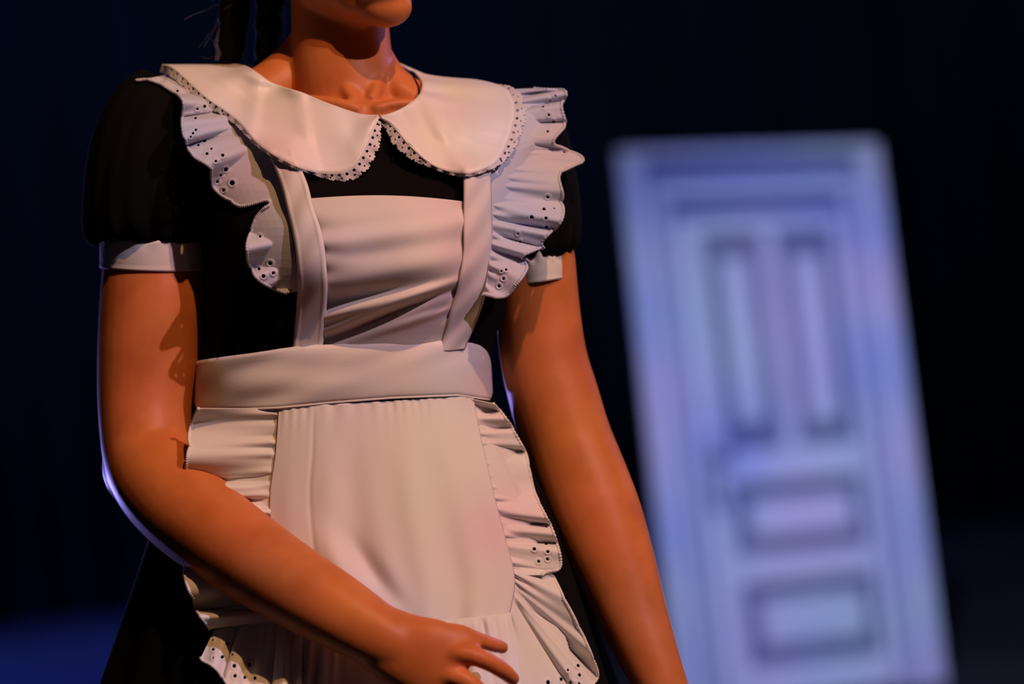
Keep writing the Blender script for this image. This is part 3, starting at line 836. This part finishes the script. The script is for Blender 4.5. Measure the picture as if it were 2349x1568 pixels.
lace(edgeL, [(0, 22), (.12, 20), (.3, 14), (.45, 7), (.66, 7), (.76, 22), (.84, 34), (.93, 32), (1, 14)], colL, 1)
lace(edgeR, [(0, 2), (.20, 4), (.28, 26), (.34, 30), (.45, 24), (.56, 9), (.76, 8), (.83, 24), (.92, 32), (1, 16)], colR, 2)

# --- necklace cord
pth = cr([(932, 160, .004), (950, 180, -.004), (961, 203, -.018), (958, 226, -.040), (938, 246, -.060)], 40)
BV[0] = BVHTree.FromPolygons([tuple(v) for v in TORSO_PARTS[0][0]], TORSO_PARTS[0][1])
pth[:, 2] = 0.03
pth = settle(pth[:, None, :], .0016, 6)[:, 0]
link('necklace', *tube_geo(P(pth[:, 0], pth[:, 1], pth[:, 2]), .0008, n=8), M_cord, person)

# --- hair: cap, mass behind the neck, loose strands with rim light in their colour
x, y, z = skull(np.linspace(-np.pi, np.pi, 121)[:, None], np.linspace(-1.0, 1.56, 80)[None, :], .006, False)
V_, T_ = clip(HL(x, y, z).reshape(-1, 3), tri(grid_faces(121, 80)), (z - .85 * y - .014 + .006 * np.sin(x * 90)).reshape(-1))
Hh = Acc(); Hh.add((np.array(V_), T_))
hair = Hh.link('hair', M_hair, person, solid=.005)
link('bun', *ball_geo(HL(0, -.118, .030), (.036, .030, .036), 28, 18), M_hair, hair)
for x0, wob in ((506, .8), (590, 2.1)):
    A2 = Acc(); A3 = Acc()
    base = [(690, -300, .10, 40, .02), (650 + (x0 - 548) * .5, -230, .095, 44, .02), (x0 + 38, -120, .065, 40, .018), (x0 + 32, 0, .055, 36, .017), (x0 + 26, 90, .055, 32, .016), (x0 + 18, 170, .07, 26, .014), (x0 + 5, 330, .095, 22, .012), (x0 - 4, 430, .10, 10, .008)]
    path, ra, rb = px_path(base, 70)
    mod = 1 + .05 * np.sin(np.arange(70) * 1.15)
    A2.add(tube_geo(path, ra * mod, rb * mod, n=16))
    # fine flyaways all round the lock
    for q in range(70):
        i = rng.integers(14, 56); c = path[i]; ang = rng.uniform(0, 2 * np.pi)
        p0 = c + ra[i] * .9 * (math.cos(ang) * R_ + math.sin(ang) * Y_ * .6)
        ln = rng.uniform(.01, .05); dirv = (math.cos(ang) * R_ * rng.uniform(.1, 1) + rng.normal(0, .4) * Y_ - U_ * rng.uniform(-.2, 1.2))
        ts = np.linspace(0, 1, 9)[:, None]; cv = rng.normal(0, .012, 3)
        pts = p0 + dirv * ln * ts + cv * ts ** 2 + .0012 * np.sin(ts * rng.uniform(6, 16) + ang) * R_
        A3.add(tube_geo(pts, .00010, n=3))
    # crinkled strands down the outer edge tinted pale to look caught by violet light
    for q in range(26):
        t = np.linspace(0, 1, 60)
        yy = -60 + t * 198; xx = x0 + 4 + 9 * (1 - t) - 14 * t * (x0 < 550) + 3.0 * np.sin(t * 21 + wob) + 1.6 * np.sin(t * 47 + q) + rng.normal(0, 2.6)
        Pp = P(xx, yy, .050 + .003 * np.sin(t * 9 + q))
        A3.add(tube_geo(Pp + rng.normal(0, .0003, Pp.shape), .00017, n=4))
    A2.link('hair_lock', M_hair, hair); A3.link('strands', M_strand, hair)
# face details above the frame
for x0, yb, z0 in EYES:
    e = link('eye', *ball_geo(HL(x0, yb - .0165, z0), (.0118, .0118, .0118)), M_eye, person)
    link('iris', *ball_geo(HL(x0, yb - .0058, z0), (.0050, .0026, .0050), 14, 8), M_iris, e)
    q = np.linspace(-1, 1, 14); sx = 1 if x0 > 0 else -1
    link('eyebrow', *tube_geo(HL(x0 + q * .019, yb + .0015 - .010 * (q * sx * .5 + .5) ** 2 * 1.2, z0 + .021 + .004 * (1 - (q - .3 * sx) ** 2)), .0022 * (1.1 - np.abs(q)), n=8), M_hair, person)
lp = Acc(); q = np.linspace(-1, 1, 18)
lp.add(tube_geo(HL(q * .021, .1082 - .012 * q ** 2 + .0005, -.0585 + .0022 * np.cos(q * 5) * (1 - np.abs(q)) - .001), .0042 * (1 - .8 * q ** 2), n=10))
lp.add(tube_geo(HL(q * .019, .1072 - .012 * q ** 2, -.0670 + .0030 * q ** 2), .0050 * (1 - .8 * q ** 2), n=10))
lp.link('lips', M_lip, person)
# shoes
for fx in (feet[0] - .10, feet[0] + .10):
    link('shoe', *tube_geo(cr([np.array([fx, .075, .042]), np.array([fx, -.03, .046]), np.array([fx, -.12, .036]), np.array([fx, -.185, .028])], 14), np.interp(np.linspace(0, 1, 14), [0, .15, .5, .8, .95, 1], [.022, .036, .042, .050, .042, .02]),
                           np.interp(np.linspace(0, 1, 14), [0, .15, .5, .8, .95, 1], [.034, .042, .045, .036, .028, .016]), n=20), M_shoe, person)
